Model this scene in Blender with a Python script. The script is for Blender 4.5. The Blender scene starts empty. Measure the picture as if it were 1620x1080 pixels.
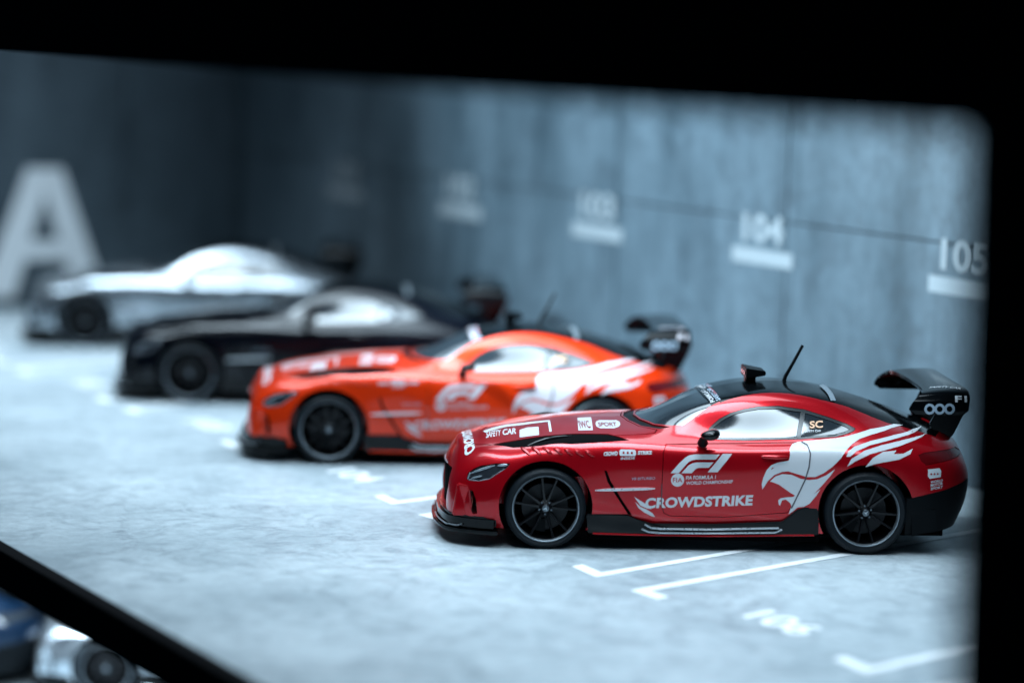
import bpy, bmesh, math, random
import numpy as np
from mathutils import Vector, Matrix
from mathutils.bvhtree import BVHTree

random.seed(7)
scene = bpy.context.scene
COL = scene.collection
S = 1.0 / 64.0            # the cars are 1:64 models; lengths below are in car metres

# ------------------------------------------------------------------ camera
FPX, CX, CY = 4400.0, 810.0, 540.0          # focal length in photo pixels, photo centre
PITCH = math.atan(498.0 / FPX)
ROLL = 0.026
R0 = Vector((1, 0, 0)); F0 = Vector((0, math.cos(PITCH), -math.sin(PITCH))); U0 = R0.cross(F0)
CR = R0 * math.cos(ROLL) + U0 * math.sin(ROLL)
CU = U0 * math.cos(ROLL) - R0 * math.sin(ROLL)

def ray(px, py):
    return (F0 + CR * ((px - CX) / FPX) + CU * ((CY - py) / FPX))

def _g1(px, py):
    d = ray(px, py); return d * (1.0 / -d.z)
WB = 2.63
H = WB / (_g1(1365, 874.5) - _g1(861, 866.5)).length
CAM = Vector((0, 0, H))

def ground(px, py, z=0.0):
    d = ray(px, py); return CAM + d * ((z - CAM.z) / d.z)

def on_plane(px, py, p0, n):
    d = ray(px, py); return CAM + d * ((p0 - CAM).dot(n) / d.dot(n))

cam_d = bpy.data.cameras.new("camera")
cam = bpy.data.objects.new("camera", cam_d); COL.objects.link(cam)
cam_d.sensor_width = 36.0
cam_d.lens = FPX / 1620.0 * 36.0
m = Matrix.Identity(4)
for i, v in enumerate((CR, CU, -F0)):
    for k in range(3): m[k][i] = v[k]
m.translation = CAM * S
cam.matrix_world = m
cam_d.clip_start = 0.005; cam_d.clip_end = 20.0
cam_d.dof.use_dof = True
Gf = ground(861, 866.5); Gr = ground(1365, 874.5)
cam_d.dof.focus_distance = ((Gf + Gr) * 0.5 + Vector((0, 0, .6)) - CAM).dot(F0) * S + 0.35 * S
cam_d.dof.aperture_fstop = cam_d.lens / (0.46 / 64 * 1000)
scene.camera = cam

# ------------------------------------------------------------------ world and lamps
w = bpy.data.worlds.new("World"); scene.world = w; w.use_nodes = True
w.node_tree.nodes["Background"].inputs[0].default_value = (0.0, 0.026, 0.06, 1)
w.node_tree.nodes["Background"].inputs[1].default_value = 0.5
scene.view_settings.view_transform = 'Standard'
scene.view_settings.look = 'None'
scene.view_settings.exposure = 0.0
scene.view_settings.gamma = 1.0
scene.cycles.use_denoising = True
scene.cycles.max_bounces = 6
scene.cycles.use_adaptive_sampling = False

# directions of the display box: VX along the back wall to the far end, VN from the front towards the back wall
VX = ray(-1590, -20); VX.z = 0; VX.normalize()
VN = Vector((VX.y, -VX.x, 0))
Pback = ground(1540, 772); NB = Pback.dot(VN)
Pfront = ground(0, 858); NF = Pfront.dot(VN)
Pleft = ground(0, 487); UL = Pleft.dot(VX)

def box(u, n, z):                        # box coordinates -> place
    return VX * u + VN * n + Vector((0, 0, z))

def area(name, loc, target, sx, sy, power, col, spread=180):
    d = bpy.data.lights.new(name, 'AREA'); d.shape = 'RECTANGLE'; d.size = sx; d.size_y = sy
    d.energy = power * S * S; d.color = col; d.spread = math.radians(spread)
    o = bpy.data.objects.new(name, d); COL.objects.link(o)
    z = (loc - target).normalized(); x = VX.copy()
    y = z.cross(x).normalized(); x = y.cross(z).normalized()
    mm = Matrix.Identity(4)
    for i, v in enumerate((x, y, z)):
        for k in range(3): mm[k][i] = v[k] * S
    mm.translation = loc * S
    o.matrix_world = mm
    return o

def spot(name, loc, target, power, col, size, blend, radius):
    d = bpy.data.lights.new(name, 'SPOT'); d.energy = power * S * S; d.color = col
    d.spot_size = math.radians(size); d.spot_blend = blend; d.shadow_soft_size = radius * S
    o = bpy.data.objects.new(name, d); COL.objects.link(o)
    o.rotation_mode = 'QUATERNION'
    o.rotation_quaternion = (target - loc).to_track_quat('-Z', 'Y'); o.location = loc * S
    return o

COOL = (0.68, 0.865, 1.0)
URED = Gf.dot(VX); NRED = Gf.dot(VN)
# the LED panel under the lid of the case, above the row of cars
area("lid_lamp", box(URED + 5.5, NF + 4.8, 6.6), box(URED + 5.5, NF + 4.8, 0), 25.0, 1.7, 880, COOL, 105)
area("lid_lamp", box(URED + 8.2, NF + 6.75, 6.6), box(URED + 8.2, NF + 6.75, 0), 19.0, 1.5, 330, COOL, 135)  # unseen second strip, added for the highlights on fenders and nose
area("front_fill", box(URED + 5.5, NF + 1.6, 6.6), box(URED + 5.5, NF + 1.9, 0), 25.0, 1.0, 610, COOL, 105)  # unseen fill, added to brighten the front floor and near car sides
# added spot with no visible source, brightens the right part of the back wall
spot("wall_fill_spot", box(URED + 4.8, NF + 0.6, 5.2), box(URED + 4.8, NB, 5.6), 15500, (0.63, 0.86, 1.0), 98, 0.34, 0.4)
# unseen fill added to light the tier below
area("lower_fill", box(URED + 7, NF + 1.6, -0.6), box(URED + 7, NF + 2.6, -4), 8, 1.2, 700, COOL, 170)

# ------------------------------------------------------------------ materials
def newmat(name):
    mt = bpy.data.materials.new(name); mt.use_nodes = True
    return mt, mt.node_tree, mt.node_tree.nodes["Principled BSDF"]

def simple(name, col, rough=0.4, metal=0.0, coat=0.0, ior=1.5, spec=None, grain=0.0, gscale=60.0):
    mt, nt, b = newmat(name)
    b.inputs["Base Color"].default_value = (*col, 1)
    b.inputs["Roughness"].default_value = rough
    b.inputs["Metallic"].default_value = metal
    b.inputs["Coat Weight"].default_value = coat
    b.inputs["Coat Roughness"].default_value = 0.06
    b.inputs["IOR"].default_value = ior
    tc = nt.nodes.new("ShaderNodeTexCoord")
    nz = nt.nodes.new("ShaderNodeTexNoise"); nz.inputs["Scale"].default_value = gscale
    nz.inputs["Detail"].default_value = 4
    nt.links.new(tc.outputs["Object"], nz.inputs["Vector"])
    mr = nt.nodes.new("ShaderNodeMapRange")
    mr.inputs[3].default_value = max(0.02, rough - 0.06); mr.inputs[4].default_value = min(1, rough + 0.08)
    nt.links.new(nz.outputs["Fac"], mr.inputs[0]); nt.links.new(mr.outputs[0], b.inputs["Roughness"])
    if grain > 0:
        bp = nt.nodes.new("ShaderNodeBump"); bp.inputs["Strength"].default_value = grain
        bp.inputs["Distance"].default_value = 0.0002
        nt.links.new(nz.outputs["Fac"], bp.inputs["Height"]); nt.links.new(bp.outputs[0], b.inputs["Normal"])
    return mt

def paint(name, col, metal=0.25, rough=0.34, coat=0.7, flake=0.25):
    mt, nt, b = newmat(name)
    b.inputs["Metallic"].default_value = metal
    b.inputs["Roughness"].default_value = rough
    b.inputs["Coat Weight"].default_value = coat
    b.inputs["Coat Roughness"].default_value = 0.075
    b.inputs["Coat IOR"].default_value = 1.47
    b.inputs["IOR"].default_value = 1.3
    tc = nt.nodes.new("ShaderNodeTexCoord")
    nz = nt.nodes.new("ShaderNodeTexNoise"); nz.inputs["Scale"].default_value = 420; nz.inputs["Detail"].default_value = 1
    nt.links.new(tc.outputs["Object"], nz.inputs["Vector"])
    rp = nt.nodes.new("ShaderNodeMixRGB"); rp.blend_type = 'MIX'
    rp.inputs[1].default_value = (*[c * (1 - flake) for c in col], 1)
    rp.inputs[2].default_value = (*[min(1, c * (1 + flake)) for c in col], 1)
    nt.links.new(nz.outputs["Fac"], rp.inputs[0]); nt.links.new(rp.outputs[0], b.inputs["Base Color"])
    n2 = nt.nodes.new("ShaderNodeTexNoise"); n2.inputs["Scale"].default_value = 9; n2.inputs["Detail"].default_value = 2
    nt.links.new(tc.outputs["Object"], n2.inputs["Vector"])
    bp = nt.nodes.new("ShaderNodeBump"); bp.inputs["Strength"].default_value = 0.04; bp.inputs["Distance"].default_value = 0.0003
    nt.links.new(n2.outputs["Fac"], bp.inputs["Height"]); nt.links.new(bp.outputs[0], b.inputs["Coat Normal"])
    return mt

def concrete(name, dark, light, rough, scale=0.6, streak=False, bump=0.3):
    mt, nt, b = newmat(name)
    L = nt.links.new
    tc = nt.nodes.new("ShaderNodeTexCoord")
    mp = nt.nodes.new("ShaderNodeMapping"); L(tc.outputs["Object"], mp.inputs["Vector"])
    if streak: mp.inputs["Scale"].default_value = (1.6, 1.6, 0.42)
    big = nt.nodes.new("ShaderNodeTexNoise"); big.inputs["Scale"].default_value = scale; big.inputs["Detail"].default_value = 9
    big.inputs["Roughness"].default_value = 0.62; L(mp.outputs[0], big.inputs["Vector"])
    fine = nt.nodes.new("ShaderNodeTexNoise"); fine.inputs["Scale"].default_value = 7.0; fine.inputs["Detail"].default_value = 10
    fine.inputs["Roughness"].default_value = 0.7; L(tc.outputs["Object"], fine.inputs["Vector"])
    mus = nt.nodes.new("ShaderNodeTexNoise"); mus.inputs["Scale"].default_value = 1.7; mus.inputs["Detail"].default_value = 12
    mus.inputs["Distortion"].default_value = 1.6; mus.inputs["Roughness"].default_value = 0.72; L(tc.outputs["Object"], mus.inputs["Vector"])
    r1 = nt.nodes.new("ShaderNodeValToRGB")
    r1.color_ramp.elements[0].position = 0.30; r1.color_ramp.elements[0].color = (*dark, 1)
    r1.color_ramp.elements[1].position = 0.68; r1.color_ramp.elements[1].color = (*light, 1)
    L(big.outputs["Fac"], r1.inputs[0])
    r2 = nt.nodes.new("ShaderNodeValToRGB")
    r2.color_ramp.elements[0].position = 0.36; r2.color_ramp.elements[0].color = (0.50, 0.53, 0.56, 1)
    r2.color_ramp.elements[1].position = 0.52; r2.color_ramp.elements[1].color = (1, 1, 1, 1)
    L(mus.outputs["Fac"], r2.inputs[0])
    mx = nt.nodes.new("ShaderNodeMixRGB"); mx.blend_type = 'MULTIPLY'; mx.inputs[0].default_value = 0.65
    L(r1.outputs[0], mx.inputs[1]); L(r2.outputs[0], mx.inputs[2])
    # hairline cracks
    vo = nt.nodes.new("ShaderNodeTexVoronoi"); vo.feature = 'DISTANCE_TO_EDGE'; vo.inputs["Scale"].default_value = 0.55
    wob = nt.nodes.new("ShaderNodeMixRGB"); wob.inputs[0].default_value = 0.35
    L(tc.outputs["Object"], wob.inputs[1]); L(fine.outputs["Color"], wob.inputs[2]); L(wob.outputs[0], vo.inputs["Vector"])
    r3 = nt.nodes.new("ShaderNodeValToRGB")
    r3.color_ramp.elements[0].position = 0.0; r3.color_ramp.elements[0].color = (0.6, 0.6, 0.62, 1)
    r3.color_ramp.elements[1].position = 0.012; r3.color_ramp.elements[1].color = (1, 1, 1, 1)
    L(vo.outputs["Distance"], r3.inputs[0])
    m2 = nt.nodes.new("ShaderNodeMixRGB"); m2.blend_type = 'MULTIPLY'; m2.inputs[0].default_value = 0.0 if streak else 0.5
    L(mx.outputs[0], m2.inputs[1]); L(r3.outputs[0], m2.inputs[2])
    r4 = nt.nodes.new("ShaderNodeValToRGB")
    r4.color_ramp.elements[0].position = 0.35; r4.color_ramp.elements[0].color = (0.66, 0.67, 0.68, 1)
    r4.color_ramp.elements[1].position = 0.62; r4.color_ramp.elements[1].color = (1, 1, 1, 1)
    L(fine.outputs["Fac"], r4.inputs[0])
    m3 = nt.nodes.new("ShaderNodeMixRGB"); m3.blend_type = 'MULTIPLY'; m3.inputs[0].default_value = 0.7
    L(m2.outputs[0], m3.inputs[1]); L(r4.outputs[0], m3.inputs[2])
    L(m3.outputs[0], b.inputs["Base Color"])
    b.inputs["Roughness"].default_value = rough
    bp = nt.nodes.new("ShaderNodeBump"); bp.inputs["Strength"].default_value = bump; bp.inputs["Distance"].default_value = 0.0002
    L(fine.outputs["Fac"], bp.inputs["Height"]); L(bp.outputs[0], b.inputs["Normal"])
    return mt

M = {
 'red': paint("red_paint", (0.42, 0.0015, 0.007), metal=0.5, rough=0.28),
 'orange': paint("orange_paint", (0.66, 0.030, 0.001), metal=0.3),
 'black_paint': paint("black_paint", (0.0015, 0.002, 0.004), metal=0.0, rough=0.2, coat=0.35),
 'silver_paint': paint("silver_paint", (0.46, 0.50, 0.54), metal=0.9, rough=0.27),
 'navy_paint': paint("navy_paint", (0.003, 0.013, 0.032), metal=0.3),
 'gloss_black': simple("gloss_black", (0.0015, 0.002, 0.0025), 0.12, ior=1.32, gscale=30),
 'satin_black': simple("satin_black", (0.003, 0.004, 0.005), 0.38, gscale=40, ior=1.17),
 'void': simple("matt_black", (0.0015, 0.0015, 0.002), 0.8, ior=1.1),
 'glass': simple("tinted_glass", (0.020, 0.026, 0.032), 0.07, ior=1.95, coat=0.3, gscale=5),
 'trim': simple("window_trim", (0.03, 0.033, 0.036), 0.18, ior=1.6),
 'tyre': simple("tyre_rubber", (0.004, 0.007, 0.010), 0.50, ior=1.3, grain=0.3, gscale=120),
 'rim': simple("rim_black", (0.003, 0.003, 0.004), 0.32, ior=1.4),
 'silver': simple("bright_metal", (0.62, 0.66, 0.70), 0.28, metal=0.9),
 'ring': simple("rim_edge", (0.34, 0.38, 0.42), 0.30, metal=0.85),
 'disc': simple("brake_disc", (0.012, 0.012, 0.014), 0.4, metal=0.5),
 'cap': simple("hub_cap_grey", (0.12, 0.14, 0.16), 0.35, metal=0.6),
 'white': simple("white_print", (0.56, 0.575, 0.60), 0.32, coat=0.25),
 'white_soft': simple("soft_white_print", (0.50, 0.45, 0.48), 0.4),  # duller, pinker white for the orange car's print
 'gold': simple("salmon_print", (0.85, 0.48, 0.28), 0.35),
 'grey_print': simple("grey_print", (0.32, 0.40, 0.48), 0.35),
 'seam': simple("seam_dark", (0.05, 0.04, 0.05), 0.6),
 'lens_red': simple("tail_lens", (0.09, 0.0015, 0.003), 0.18, coat=0.3),
 'lens_dark': simple("headlamp_lens", (0.02, 0.022, 0.026), 0.10, coat=1.0, ior=1.8),
 'led': simple("headlamp_strip", (0.36, 0.40, 0.44), 0.2, metal=0.6),
 'frame': simple("case_frame_black", (0.0015, 0.0015, 0.002), 0.8, ior=1.15),
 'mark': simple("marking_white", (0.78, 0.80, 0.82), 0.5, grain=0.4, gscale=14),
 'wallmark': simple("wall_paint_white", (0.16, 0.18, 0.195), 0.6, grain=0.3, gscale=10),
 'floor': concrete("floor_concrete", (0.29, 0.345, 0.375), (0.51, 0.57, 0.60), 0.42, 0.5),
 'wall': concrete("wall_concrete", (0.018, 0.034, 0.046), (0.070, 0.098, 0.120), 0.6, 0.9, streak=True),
 'joint': simple("wall_joint_dark", (0.02, 0.03, 0.04), 0.8),
}
PAINT_KEYS = {'paint'}

# ------------------------------------------------------------------ mesh helpers
def mesh_from(name, verts, faces, smooth=False):
    me = bpy.data.meshes.new(name); me.from_pydata([tuple(v) for v in verts], [], faces); me.validate(); me.update()
    if smooth: shade(me)
    return me

def shade(me, ang=38):
    me.polygons.foreach_set("use_smooth", [True] * len(me.polygons))
    me.set_sharp_from_angle(angle=math.radians(ang))
    me.update()
    return me

def bm_mesh(bm, name, smooth=False, ang=38):
    me = bpy.data.meshes.new(name); bm.to_mesh(me); bm.free()
    if smooth: shade(me, ang)
    return me

def prism(poly, axis, lo, hi):
    """closed prism of a 2-D polygon; axis 'y': poly is (x,z); 'z': (x,y); 'x': (y,z)"""
    def P(a, b, h):
        return {'y': (a, h, b), 'z': (a, b, h), 'x': (h, a, b)}[axis]
    n = len(poly)
    v = [P(a, b, lo) for a, b in poly] + [P(a, b, hi) for a, b in poly]
    f = [list(range(n))[::-1], list(range(n, 2 * n))] + [[i, (i + 1) % n, n + (i + 1) % n, n + i] for i in range(n)]
    bm = bmesh.new(); vs = [bm.verts.new(p) for p in v]
    for q in f: bm.faces.new([vs[i] for i in q])
    bmesh.ops.triangulate(bm, faces=[q for q in bm.faces if len(q.verts) > 4])
    bmesh.ops.recalc_face_normals(bm, faces=bm.faces)
    return bm_mesh(bm, "prism")

def boolean(A, B, op):
    oa = bpy.data.objects.new("a", A); ob = bpy.data.objects.new("b", B)
    COL.objects.link(oa); COL.objects.link(ob)
    md = oa.modifiers.new("b", 'BOOLEAN'); md.object = ob; md.operation = op
    res = None
    for solver in ('MANIFOLD', 'EXACT'):
        md.solver = solver
        dg = bpy.context.evaluated_depsgraph_get(); dg.update()
        res = bpy.data.meshes.new_from_object(oa.evaluated_get(dg))
        if len(res.polygons) > 0: break
    bpy.data.objects.remove(oa); bpy.data.objects.remove(ob)
    res.materials.clear()
    return res

def box_mesh(name, x0, x1, y0, y1, z0, z1, bevel=0.0):
    bm = bmesh.new(); bmesh.ops.create_cube(bm, size=1)
    for v in bm.verts:
        v.co = Vector(((x0 + x1) / 2 + v.co.x * (x1 - x0), (y0 + y1) / 2 + v.co.y * (y1 - y0), (z0 + z1) / 2 + v.co.z * (z1 - z0)))
    if bevel: bmesh.ops.bevel(bm, geom=bm.edges[:], offset=bevel, segments=3, affect='EDGES', profile=0.6)
    return bm_mesh(bm, name, bool(bevel), 50)

def lathe(name, prof, seg=64, ang=40):
    """profile of (r, y) turned about the y axis, closed ends where r = 0"""
    v = []; f = []
    n = len(prof)
    for k in range(seg):
        a = 2 * math.pi * k / seg
        for r, y in prof: v.append((r * math.cos(a), y, r * math.sin(a)))
    for k in range(seg):
        for i in range(n - 1):
            a, b = k * n + i, ((k + 1) % seg) * n + i
            f.append((a, b, b + 1, a + 1))
    bm = bmesh.new(); vs = [bm.verts.new(p) for p in v]
    for q in f: bm.faces.new([vs[i] for i in q])
    bmesh.ops.remove_doubles(bm, verts=bm.verts, dist=1e-6)
    bmesh.ops.recalc_face_normals(bm, faces=bm.faces)
    return bm_mesh(bm, name, True, ang)

def tube(name, pts, rad, seg=10):
    v = []; f = []
    pts = [Vector(p) for p in pts]; n = len(pts)
    rads = rad if isinstance(rad, (list, tuple)) else [rad] * n
    for i, p in enumerate(pts):
        t = (pts[min(i + 1, n - 1)] - pts[max(i - 1, 0)]).normalized()
        a = t.cross(Vector((0, 1, 0.01))).normalized(); b = t.cross(a)
        for k in range(seg):
            q = 2 * math.pi * k / seg
            v.append(p + (a * math.cos(q) + b * math.sin(q)) * rads[i])
    for i in range(n - 1):
        for k in range(seg):
            f.append((i * seg + k, i * seg + (k + 1) % seg, (i + 1) * seg + (k + 1) % seg, (i + 1) * seg + k))
    f.append(tuple(range(seg))[::-1]); f.append(tuple(range((n - 1) * seg, n * seg)))
    return mesh_from(name, v, f, True)

# ------------------------------------------------------------------ car body surface
def cspline(u, P, v):
    n = len(u); u = np.asarray(u, float); P = np.asarray(P, float); h = np.diff(u)
    A = np.zeros((n, n)); rhs = np.zeros_like(P); A[0, 0] = A[-1, -1] = 1
    for i in range(1, n - 1):
        A[i, i - 1] = h[i - 1]; A[i, i] = 2 * (h[i - 1] + h[i]); A[i, i + 1] = h[i]
        rhs[i] = 6 * ((P[i + 1] - P[i]) / h[i] - (P[i] - P[i - 1]) / h[i - 1])
    Mm = np.linalg.solve(A, rhs)
    k = np.clip(np.searchsorted(u, v, side='right') - 1, 0, n - 2)
    a = ((u[k + 1] - v) / h[k])[:, None]; b = ((v - u[k]) / h[k])[:, None]; hh = (h[k] ** 2)[:, None] / 6
    return a * P[k] + b * P[k + 1] + ((a ** 3 - a) * Mm[k] + (b ** 3 - b) * Mm[k + 1]) * hh

def st(x, *yz): return [(x, y, z) for y, z in yz]
NET = [
 [(-.88,0,.16),(-.89,0,.28),(-.89,0,.42),(-.865,0,.55),(-.82,0,.63),(-.79,0,.655),(-.778,0,.664),(-.77,0,.669),(-.765,0,.671),(-.76,0,.672)],
 [(-.84,.42,.16),(-.85,.42,.28),(-.85,.42,.42),(-.82,.41,.55),(-.77,.40,.635),(-.73,.36,.67),(-.715,.29,.685),(-.71,.20,.695),(-.705,.10,.70),(-.70,0,.70)],
 [(-.72,.72,.16),(-.74,.74,.28),(-.73,.735,.42),(-.69,.71,.56),(-.63,.66,.655),(-.60,.57,.695),(-.58,.46,.715),(-.57,.33,.73),(-.565,.17,.74),(-.56,0,.745)],
 st(-.45,(.86,.16),(.90,.28),(.91,.42),(.875,.58),(.80,.69),(.70,.735),(.55,.765),(.38,.785),(.20,.80),(0,.805)),
 st(-.20,(.91,.16),(.945,.28),(.955,.45),(.94,.62),(.88,.755),(.74,.80),(.58,.815),(.40,.83),(.20,.845),(0,.85)),
 st(0.0,(.93,.16),(.965,.30),(.975,.48),(.965,.66),(.90,.82),(.76,.848),(.60,.852),(.40,.865),(.20,.88),(0,.885)),
 st(.35,(.92,.16),(.94,.30),(.95,.48),(.945,.66),(.895,.835),(.78,.868),(.62,.878),(.42,.895),(.20,.91),(0,.915)),
 st(.70,(.90,.16),(.925,.30),(.93,.48),(.935,.66),(.895,.83),(.80,.872),(.64,.89),(.45,.91),(.22,.925),(0,.93)),
 st(1.0,(.89,.16),(.915,.30),(.925,.48),(.93,.66),(.89,.83),(.81,.876),(.72,.91),(.55,.965),(.28,1.01),(0,1.025)),
 st(1.25,(.89,.16),(.915,.30),(.925,.48),(.93,.66),(.89,.83),(.80,.883),(.70,.98),(.58,1.08),(.30,1.12),(0,1.132)),
 st(1.5,(.89,.16),(.915,.30),(.925,.48),(.93,.66),(.89,.835),(.80,.89),(.69,1.04),(.575,1.165),(.30,1.205),(0,1.216)),
 st(1.8,(.89,.16),(.915,.30),(.925,.48),(.932,.66),(.895,.84),(.80,.895),(.682,1.07),(.56,1.213),(.30,1.258),(0,1.270)),
 st(2.1,(.90,.16),(.925,.30),(.935,.48),(.945,.66),(.915,.85),(.81,.91),(.682,1.06),(.545,1.203),(.30,1.253),(0,1.266)),
 st(2.4,(.93,.16),(.96,.30),(.975,.48),(.985,.67),(.945,.865),(.81,.945),(.675,1.05),(.52,1.160),(.28,1.208),(0,1.222)),
 st(2.63,(.95,.16),(.98,.30),(.995,.48),(1.0,.68),(.955,.865),(.81,.955),(.66,1.025),(.50,1.100),(.27,1.142),(0,1.157)),
 st(2.95,(.95,.17),(.98,.31),(.99,.49),(.985,.68),(.935,.845),(.80,.935),(.64,.972),(.47,1.012),(.25,1.042),(0,1.052)),
 st(3.2,(.93,.19),(.96,.32),(.965,.50),(.95,.68),(.89,.815),(.77,.895),(.62,.925),(.45,.945),(.25,.960),(0,.965)),
 [(3.38,.80,.22),(3.42,.82,.34),(3.45,.83,.50),(3.45,.82,.67),(3.40,.78,.78),(3.36,.69,.855),(3.34,.57,.885),(3.34,.42,.90),(3.34,.22,.91),(3.34,0,.915)],
 [(3.46,.42,.24),(3.50,.43,.36),(3.54,.43,.50),(3.54,.43,.66),(3.51,.42,.77),(3.47,.40,.835),(3.455,.33,.853),(3.445,.25,.863),(3.44,.13,.868),(3.435,0,.87)],
 [(3.48,0,.24),(3.52,0,.36),(3.56,0,.50),(3.56,0,.66),(3.53,0,.77),(3.50,0,.825),(3.49,0,.838),(3.48,0,.845),(3.475,0,.849),(3.47,0,.85)],
]

# crown heights of the upper lines (lines 4..9) per station
LIFT = {0: (.03,.055,.07,.078,.08,.08), 1: (.028,.058,.075,.083,.085,.085), 2: (.018,.045,.06,.064,.064,.064), 3: (.008,.03,.04,.04,.04,.04),
        4: (.004,.028,.04,.04,.04,.04), 5: (.004,.022,.035,.04,.04,.04), 6: (.008,.03,.045,.05,.05,.05), 7: (.008,.03,.05,.05,.05,.05),
        8: (.004,.018,.035,.03,.03,.03), 9: (0,.008,.012,.022,.035,.04), 10: (0,.004,.010,.022,.035,.04), 11: (0,.004,.010,.022,.032,.036),
        12: (0,.004,.012,.024,.036,.040), 13: (0,.008,.020,.036,.046,.048), 14: (0,.02,.035,.048,.054,.056), 15: (.004,.03,.045,.054,.056,.056),
        16: (.006,.036,.050,.052,.052,.052), 17: (.014,.034,.046,.05,.05,.05), 18: (.02,.03,.036,.04,.04,.04), 19: (.02,.03,.034,.036,.036,.036)}
def build_body(nt=300, ns=96):
    net = np.array(NET, float)
    net[0, :, 0] += .055; net[1, :, 0] += .042; net[2, :, 0] += .02
    for st_, dz in LIFT.items():
        net[st_, 4:, 2] += np.array(dz)
    T, J, _ = net.shape
    dT = np.linalg.norm(np.diff(net, axis=0), axis=2).mean(axis=1); uT = np.concatenate([[0], np.cumsum(dT)])
    dJ = np.linalg.norm(np.diff(net, axis=1), axis=2)[3:17].mean(axis=0); uJ = np.concatenate([[0], np.cumsum(dJ)])
    vJ = np.linspace(0, uJ[-1], ns); vT = np.linspace(0, uT[-1], nt)
    rows = np.stack([cspline(uJ, net[t], vJ) for t in range(T)])
    grid = np.stack([cspline(uT, rows[:, s], vT) for s in range(ns)], axis=1)
    grid[0, :, 1] = 0; grid[-1, :, 1] = 0; grid[:, -1, 1] = 0
    grid[1:-1, :-1, 1] = np.maximum(grid[1:-1, :-1, 1], 1e-3)
    verts = []; faces = []
    for sgn in (-1, 1):
        o = len(verts)
        for t in range(nt):
            for s in range(ns):
                x, y, z = grid[t, s]; verts.append((x, sgn * y, z))
        for t in range(nt - 1):
            for s in range(ns - 1):
                a = o + t * ns + s; q = (a, a + ns, a + ns + 1, a + 1)
                faces.append(q if sgn < 0 else q[::-1])
    o2 = nt * ns
    for t in range(nt - 1):
        faces.append((t * ns, o2 + t * ns, o2 + (t + 1) * ns, (t + 1) * ns))
    bm = bmesh.new(); vs = [bm.verts.new(p) for p in verts]
    for q in faces: bm.faces.new([vs[i] for i in q])
    bmesh.ops.remove_doubles(bm, verts=bm.verts, dist=1e-5)
    bmesh.ops.dissolve_degenerate(bm, edges=bm.edges[:], dist=1e-6)
    bmesh.ops.recalc_face_normals(bm, faces=bm.faces)
    return bm_mesh(bm, "body")

BODY0 = build_body()
_bm = bmesh.new(); _bm.from_mesh(BODY0); BVH = BVHTree.FromBMesh(_bm); _bm.free()

# the red car's frame: origin under the middle of the front axle, x to the tail
dirx = (Gr - Gf); dirx.z = 0; dirx.normalize()
YAW = math.atan2(dirx.y, dirx.x)
diry = Vector((-dirx.y, dirx.x, 0))
ORG = Gf + diry * 0.90
RED_M = Matrix.Translation(ORG) @ Matrix.Rotation(YAW, 4, 'Z'); RED_I = RED_M.inverted()
CAM_L = RED_I @ CAM

def lray(px, py): return (RED_I.to_3x3() @ ray(px, py)).normalized()
def hit(px, py):
    """place on the red car's body that the photo shows at this pixel (car coordinates)"""
    d = lray(px, py)
    h = BVH.ray_cast(CAM_L, d)
    if h[0] is None:
        q = BVH.find_nearest(CAM_L + d * (CAM_L.length))
        return q[0]
    return h[0]
def side(pts): return [(hit(*p).x, hit(*p).z) for p in pts]
def topv(pts): return [(hit(*p).x, hit(*p).y) for p in pts]
def at_y(px, py, y):
    d = lray(px, py); t = (y - CAM_L.y) / d.y; p = CAM_L + d * t
    return (p.x, p.z)

def smooth_poly(poly, it=1):
    for _ in range(it):
        out = []
        n = len(poly)
        for i in range(n):
            a, b = poly[i], poly[(i + 1) % n]
            out.append((a[0] * .75 + b[0] * .25, a[1] * .75 + b[1] * .25)); out.append((a[0] * .25 + b[0] * .75, a[1] * .25 + b[1] * .75))
        poly = out
    return poly

def inset(poly, d):
    n = len(poly); ar = sum(poly[i][0] * poly[(i + 1) % n][1] - poly[(i + 1) % n][0] * poly[i][1] for i in range(n))
    sg = 1 if ar > 0 else -1
    out = []
    for i in range(n):
        p, a, b = Vector(poly[i]), Vector(poly[i - 1]), Vector(poly[(i + 1) % n])
        e1 = (p - a).normalized(); e2 = (b - p).normalized()
        n1 = Vector((-e1.y, e1.x)) * sg; n2 = Vector((-e2.y, e2.x)) * sg
        k = (n1 + n2); k = k.normalized() if k.length > 1e-6 else n1
        out.append(tuple(p + k * d / max(0.5, k.dot(n1))))
    return out

def mirror(half):                     # half outline in the top view from the middle line over the near side back to the middle
    return half + [(x, -y) for x, y in half[::-1] if abs(y) > 1e-4]

def flip_mesh(me, name):
    bm = bmesh.new(); bm.from_mesh(me)
    for v in bm.verts: v.co.y = -v.co.y
    bmesh.ops.reverse_faces(bm, faces=bm.faces)
    return bm_mesh(bm, name, True)

def shift_mesh(me, dx=0, dy=0, dz=0):
    for v in me.vertices: v.co += Vector((dx, dy, dz))
    return me

# list of the parts of a model car: key, name, mesh, material, parent key, transform, flags
PARTS = []
def part(key, name, mesh, matk, parent=None, mtx=None, flag='all', label=None):
    PARTS.append((key, name, mesh, matk, parent, mtx, flag, label))
    return key

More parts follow.
